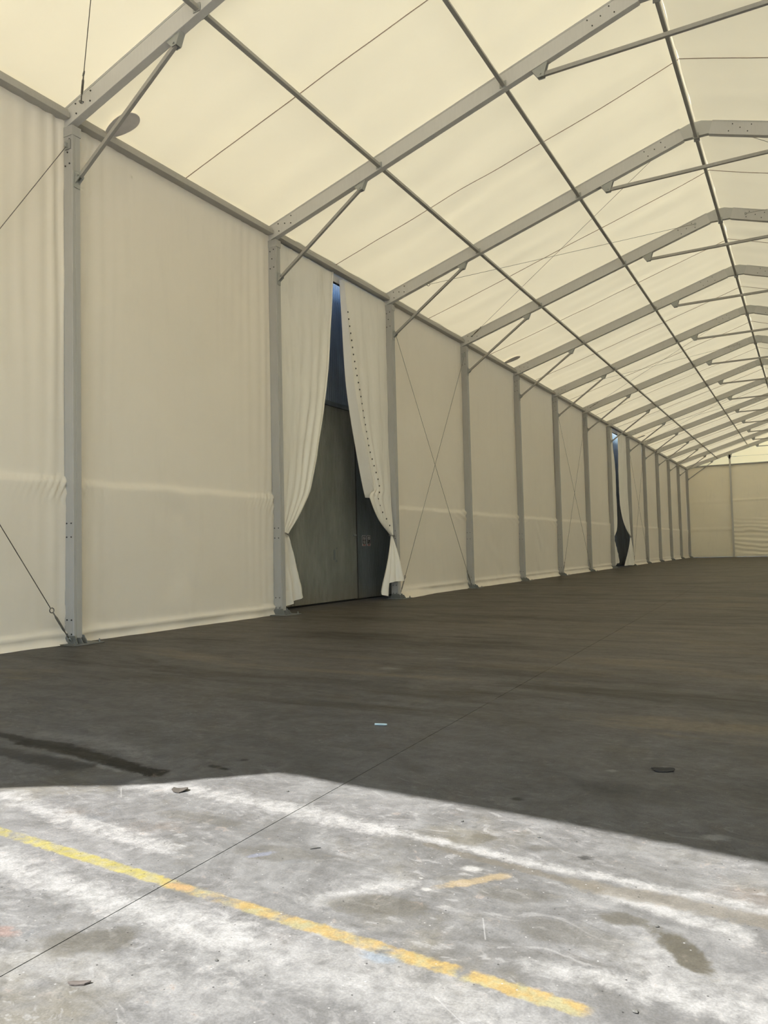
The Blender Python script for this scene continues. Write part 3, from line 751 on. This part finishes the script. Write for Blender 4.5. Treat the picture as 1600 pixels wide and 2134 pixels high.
# ------------------------------------------------------------------ curtains
def curtain_left(yp, edge, tie_y, tie_z, flare, ztop, seed, label, group):
    """edge: (z, y) table of the free edge above the tie; yp: fixed side"""
    root = tag(empty('curtain', (XW, yp, 0)), label, 'curtain', group)
    full = edge[0][1] - yp
    def fn(u, v):
        z = ztop + (tie_z - ztop) * v
        ye = lerp_table(edge, z); wd = ye - yp
        cz = 1 - wd / full
        k = v ** 3
        # folds run from the top edge and gather at the tie
        a = (.006 + .085 * cz * (1 - k * .7)) * (.25 + .75 * u)
        ph = (u ** 1.8) * 4.6 * 2 * math.pi + 1.8 * fb(v * 1.5 + seed, u * 2.5, seed) + seed
        x = XW + .02 + a * math.sin(ph) * (.35 + .65 * u) + .02 * fb(u * 5, v * 6 + seed, 1.0) + .05 * k
        uu = u + .012 * math.sin(ph * .5) * (1 - abs(2 * u - 1))
        y = yp + wd * uu
        zz = z - (1 - u) * .0
        if v < .03: zz -= .03 * abs(math.sin(u * 22)) * (1 - v / .03)
        return (x, y, zz)
    cl = build(MB().grid(fn, 60, 80), 'cloth', M['curtain'], root, True)
    # rolled free edge catching the light
    build(MB().tube([Vector(fn(1, v / 60)) + Vector((.012, 0, 0)) for v in range(61)], .022, 8), 'edge_hem', M['curtain'], root, True)
    def fn2(u, v):
        z = tie_z + (.0 - tie_z) * v
        w0 = .10
        ye = tie_y + (flare(u) - tie_y) * (v ** .8)
        bot = .10 + .22 * u if u < .86 else .30
        z = tie_z - (tie_z - bot) * v
        y = (yp + .0) + (ye - yp) * u if False else yp + .02 + (ye - yp - .02) * u
        x = XW + .07 + .05 * math.sin(u * 15 + seed) * (.25 + .75 * v) + .02 * fb(u * 4, v * 5, seed)
        return (x, y, z)
    build(MB().grid(fn2, 36, 30), 'lower_cloth', M['curtain'], root, True)
    mb = MB().tube([(XW + .03, yp - .02, tie_z + .03), (XW + .14, tie_y * .5 + yp * .5, tie_z), (XW + .09, tie_y + .02, tie_z - .03)], .014, 6)
    build(mb, 'tie', M['strap'], root, True)
    return root
ya, yb = YF(2) + .13, YF(3)
curtain_left(ya, [(7.77, 15.13), (7.69, 15.11), (6.93, 15.04), (5.99, 14.91), (4.73, 14.69), (3.6, 14.36), (2.95, 14.14), (2.5, 13.93), (2.05, 13.55), (1.65, 13.12)], 13.10, 1.65,
             lambda u: 13.66, 7.77, 1.3, 'left half of the parted white curtain, tied to the second wall post', 'white curtains tied back at the openings')
def curtain_right(yp, edge, pinch, ztop, seed, label, group, bottom, hem):
    root = tag(empty('curtain', (XW, yp, 0)), label, 'curtain', group)
    full = yp - edge[0][1]; tie_z = pinch[2]
    def fn(u, v):
        z = ztop + (tie_z - ztop) * v; ye = lerp_table(edge, z); k = max(0, (v - .55) / .45) ** 2
        if hem and z > 2.62: ye += .04 + .27 * min(1, (ztop - z) / (ztop - 2.62) * 1.2) * min(1, (z - 2.62) / .15)
        yr = yp + (pinch[1] + .05 - yp) * k
        wd = yr - ye; cz = max(0, 1 - wd / full)
        a = (.006 + .05 * cz * (1 - .6 * k))
        ph = (u ** 1.5) * 3.6 * 2 * math.pi + 1.8 * fb(v * 1.5 + seed, u * 2.5, seed) + seed
        x = XW + .02 + a * math.sin(ph) * (.3 + .7 * u) + .015 * fb(u * 5, v * 6 + seed, 1.0) + (pinch[0] - XW) * k
        zz = z
        if v < .03: zz -= .035 * abs(math.sin(u * 26)) * (1 - v / .03)
        return (x, yr - wd * u, zz)
    build(MB().grid(fn, 60, 80), 'cloth', M['curtain'], root, True)
    nrows = len(bottom) - 1
    def fn2(u, v):
        t = u * nrows; i = min(nrows - 1, int(t)); f_ = t - i
        b = Vector(bottom[i]).lerp(Vector(bottom[i + 1]), f_); p = Vector(pinch) + Vector((0, (u - .5) * .08, 0))
        q = p.lerp(b, v)
        bulge = math.sin(math.pi * min(1, v * 1.15)) * .03
        q += Vector((.03 * math.sin(u * 19 + seed) * v + bulge, -.02 * math.cos(u * 19 + seed) * v, 0))
        return q
    build(MB().grid(fn2, 48, 26), 'lower_cloth', M['curtain'], root, True)
    mb = MB().ring((pinch[0] + .0, pinch[1], pinch[2]), (0, 0, 1), .065, .014).tube([(pinch[0] - .02, pinch[1] + .04, pinch[2]), (X0 - .1, yp + .02, pinch[2] + .03)], .01, 6)
    build(mb, 'tie', M['strap'], root, True)
    if hem:
        # turned-back border with a row of eyelets
        def fh(u, v):
            z = ztop - .06 + (2.62 - ztop) * v; ye = lerp_table(edge, z); wd_ = .05 + .30 * min(1, v * 1.2)
            return (XW - .05 + .11 * u + .012 * math.sin(v * 9), ye + wd_ * u, z)
        build(MB().grid(fh, 8, 50), 'border', M['hem'], root, True)
        mb = MB()
        for k_ in range(32):
            z = 7.0 - k_ * .165
            if z < 1.85: break
            ye = lerp_table(edge, z); v = (7.7 - z) / 5.1
            yy = ye + .09 + .34 * min(1, v * 1.1)
            uu = max(0, min(1, 1 - (yy - ye) / max(.2, (yp - ye)))); vv = (ztop - z) / (ztop - tie_z)
            q = Vector(fn(uu, vv)); mb.disc((q.x + .004, q.y, z), (1, 0, 0), .020, .012, 8)
        tag(build(mb, 'eyelets', M['bolt'], root), kind='stuff')
    return root
curtain_right(yb + .03, [(7.77, 15.53), (7.6, 15.54), (6.59, 15.60), (5.235, 15.76), (3.78, 16.10), (2.9, 16.38), (2.41, 16.62), (2.0, 16.95), (1.63, 17.50)], (-9.44, 17.56, 1.63), 7.77, 2.2,
              'right half of the parted white curtain with eyelets, tied to the third wall post', 'white curtains tied back at the openings',
              [(-9.50, 16.98, .22), (-9.47, 17.10, .14), (-9.42, 17.22, .10), (-9.40, 17.30, .42), (-9.33, 17.42, .46), (-9.25, 17.54, .46), (-9.17, 17.63, .47)], True)
ya8, yb8 = YF(8) + .13, YF(9)
curtain_left(ya8, [(7.77, 43.75), (7.42, 43.82), (6.2, 44.2), (4.9, 44.35), (3.4, 44.3), (2.2, 44.12), (1.7, 43.2)], 43.2, 1.7, lambda u: 44.65, 7.77, 3.1,
             'left half of the far curtain, mostly behind the eighth wall post', 'white curtains tied back at the openings')
curtain_right(yb8 + .03, [(7.77, 45.35), (7.33, 45.39), (4.97, 45.25), (3.6, 45.3), (2.78, 45.62), (2.2, 46.3), (1.72, 47.40)], (-9.44, 47.5, 1.72), 7.77, 4.4,
              'right half of the far curtain, tied to the ninth wall post', 'white curtains tied back at the openings',
              [(-9.50, 45.9, .05), (-9.47, 46.3, .05), (-9.42, 46.7, .06), (-9.40, 47.0, .06), (-9.33, 47.3, .04), (-9.25, 47.55, .10)], False)
for i in (2, 8):
    h_ = tag(empty('door_header', (XW, YF(i) + 2.5, 7.62)), 'pale header board above the %s curtain opening' % ('near' if i == 2 else 'far narrow'), 'header', 'headers above the curtain openings')
    build(MB().box(XW - .13, XW - .10, YF(i) - .3, YF(i + 1) + .6, 7.64, 7.985), 'board', M['wall'], h_)
    build(MB().box(XW - .135, XW - .092, YF(i) - .3, YF(i + 1) + .6, 7.615, 7.64), 'lower_edge', M['rubber'], h_)

# ------------------------------------------------------------------ gable posts at the far end
for x, lab in ((GX[1], 'slim aluminium post in the far end wall, left of the folded fabric'),):
    r_ = tag(empty('gable_post', (x, GY - .12, 0)), lab, 'post')
    build(MB().box(x - .07, x + .07, GY - .2, GY - .03, .02, rz(x) - .0), 'profile', M['alu'], r_)
    build(MB().box(x - .16, x + .16, GY - .28, GY - .03, .003, .02), 'base_plate', M['base'], r_)
    build(MB().prism([(x - .22, rz(x - .22)), (x + .22, rz(x + .22)), (x + .07, rz(x) - .35), (x - .07, rz(x) - .35)], (0, GY - .2, 0), (0, .03, 0), (1, 0, 0), (0, 0, 1)), 'head_plate', M['alu_joint'], r_)
cable('gable_cable', (GX[2], GY - .1, 8.55), (GX[1] + .1, GY - .1, 8.62), 'thin cable strung across the bright far gable triangle', None)

# ------------------------------------------------------------------ grey paddle-shaped sheets just under the roof fabric
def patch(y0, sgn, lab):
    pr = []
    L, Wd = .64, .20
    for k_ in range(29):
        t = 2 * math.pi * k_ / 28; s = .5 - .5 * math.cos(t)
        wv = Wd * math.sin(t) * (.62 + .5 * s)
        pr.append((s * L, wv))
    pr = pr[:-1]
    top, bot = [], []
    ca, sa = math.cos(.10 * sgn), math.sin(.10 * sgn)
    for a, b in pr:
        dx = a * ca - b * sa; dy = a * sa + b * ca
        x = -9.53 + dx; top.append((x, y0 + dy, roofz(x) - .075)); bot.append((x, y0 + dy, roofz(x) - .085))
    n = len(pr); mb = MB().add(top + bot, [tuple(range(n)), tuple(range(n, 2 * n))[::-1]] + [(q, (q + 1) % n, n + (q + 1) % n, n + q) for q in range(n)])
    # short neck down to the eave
    root = tag(empty('roof_paddle', (-9.53, y0, roofz(-9.53) - .08)), lab, 'flap', 'grey paddle-shaped sheets under the roof')
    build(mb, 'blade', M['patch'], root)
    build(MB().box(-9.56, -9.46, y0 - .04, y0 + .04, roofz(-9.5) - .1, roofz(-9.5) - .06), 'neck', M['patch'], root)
patch(8.47, 1, 'grey paddle-shaped sheet under the roof beside the first knee brace')
patch(26.55, 1, 'grey paddle-shaped sheet under the roof just before the fifth wall post')
patch(50.40, 1, 'grey paddle-shaped sheet under the roof beyond the tenth wall post')

# ------------------------------------------------------------------ litter on the floor
M['leaf_dry'] = plain('dry_leaf', (.028, .024, .02), .8)
M['black_rag'] = plain('black_rag', (.018, .018, .018), .85)
M['brown_card'] = plain('brown_card', (.045, .038, .034), .8)
M['chalk'] = plain('blue_chalk', (.36, .47, .50), .8)
M['pebble'] = plain('dark_pebble', (.045, .045, .042), .8)
def flake(name, x, y, L, W_, ang, mat, lab, seed, curl=.006, cat='litter'):
    n = 14; ring = []
    for k_ in range(n):
        t = 2 * math.pi * k_ / n
        rr = 1 + .35 * fb(math.cos(t) * 1.4 + seed, math.sin(t) * 1.4, seed)
        ring.append((L / 2 * math.cos(t) * rr, W_ / 2 * math.sin(t) * rr))
    ca, sa = math.cos(ang), math.sin(ang)
    def P(a, b, dz): return (x + a * ca - b * sa, y + a * sa + b * ca, .001 + curl * ((a / L * 2) ** 2) + curl * .5 * fb(a * 30, b * 30, seed) ** 2 + dz)
    vs = [P(a, b, .004) for a, b in ring] + [P(a, b, 0) for a, b in ring] + [P(0, 0, .006), P(0, 0, 0)]
    fs = [(2 * n, q, (q + 1) % n) for q in range(n)] + [(2 * n + 1, n + (q + 1) % n, n + q) for q in range(n)] + [(q, n + q, n + (q + 1) % n, (q + 1) % n) for q in range(n)]
    o = build(MB().add(vs, fs), name, mat, None, False, (x, y, 0)); return tag(o, lab, cat)
flake('torn_rag', -.774, 4.545, .135, .085, .45, M['black_rag'], 'flat black scrap on the shaded floor at the right', 3.1, .004)
flake('card_shard', -1.935, 1.605, .058, .022, .50, M['brown_card'], 'pointed brown shard in the sunlit floor at the lower left', 5.7, .003)
flake('dry_leaf', -2.995, 3.133, .085, .075, .4, M['leaf_dry'], 'curled brown leaf on white dust near the shadow edge', 8.2, .010, 'leaf')
for k_, (x, y, r_, lab) in enumerate([(-1.66, 1.885, .005, 'small dark pebble on sunlit concrete below the yellow line'), (-1.46, 3.33, .006, 'small dark pebble just above the white tyre track'),
                                      (-1.085, 3.285, .006, 'dark pebble between the shadow edge and the brown tyre track'), (-.50, 2.69, .006, 'dark pebble above the oval oil stain'),
                                      (-.47, 2.18, .007, 'dark pebble on the lowest right sunlit floor'), (-2.46, 3.36, .006, 'dark pebble near the tip of the sun patch')]):
    mb = MB(); n = 8
    pts = []
    for j in range(5):
        t = math.pi * j / 4
        for i in range(n):
            a = 2 * math.pi * i / n; rr = r_ * (1 + .25 * fb(i * .9, j * .8, k_))
            pts.append((x + rr * 1.3 * math.sin(t) * math.cos(a), y + rr * math.sin(t) * math.sin(a), r_ * .6 - r_ * .6 * math.cos(t)))
    mb.add(pts, [(j * n + i, j * n + (i + 1) % n, (j + 1) * n + (i + 1) % n, (j + 1) * n + i) for j in range(4) for i in range(n)])
    tag(build(mb, 'pebble', M['pebble'], None, False, (x, y, 0)), lab, 'pebble', 'pebbles on the floor')
o = build(MB().tube([(-2.80, 4.885, .0075), (-2.735, 4.905, .0075), (-2.715, 4.911, .0075)], [.0075, .0075, .006], 8), 'chalk_stick', M['chalk'], None, False, (-2.77, 4.9, 0))
tag(o, 'short pale blue stick lying on the shaded floor', 'stick')
o = build(MB().tube([(-1.905, 2.755, .003), (-1.89, 2.77, .004), (-1.873, 2.785, .003)], [.002, .003, .002], 6), 'twig', M['pebble'], None, False, (-1.89, 2.77, 0))
tag(o, 'short dark twig on the sunlit floor above the yellow line', 'twig')
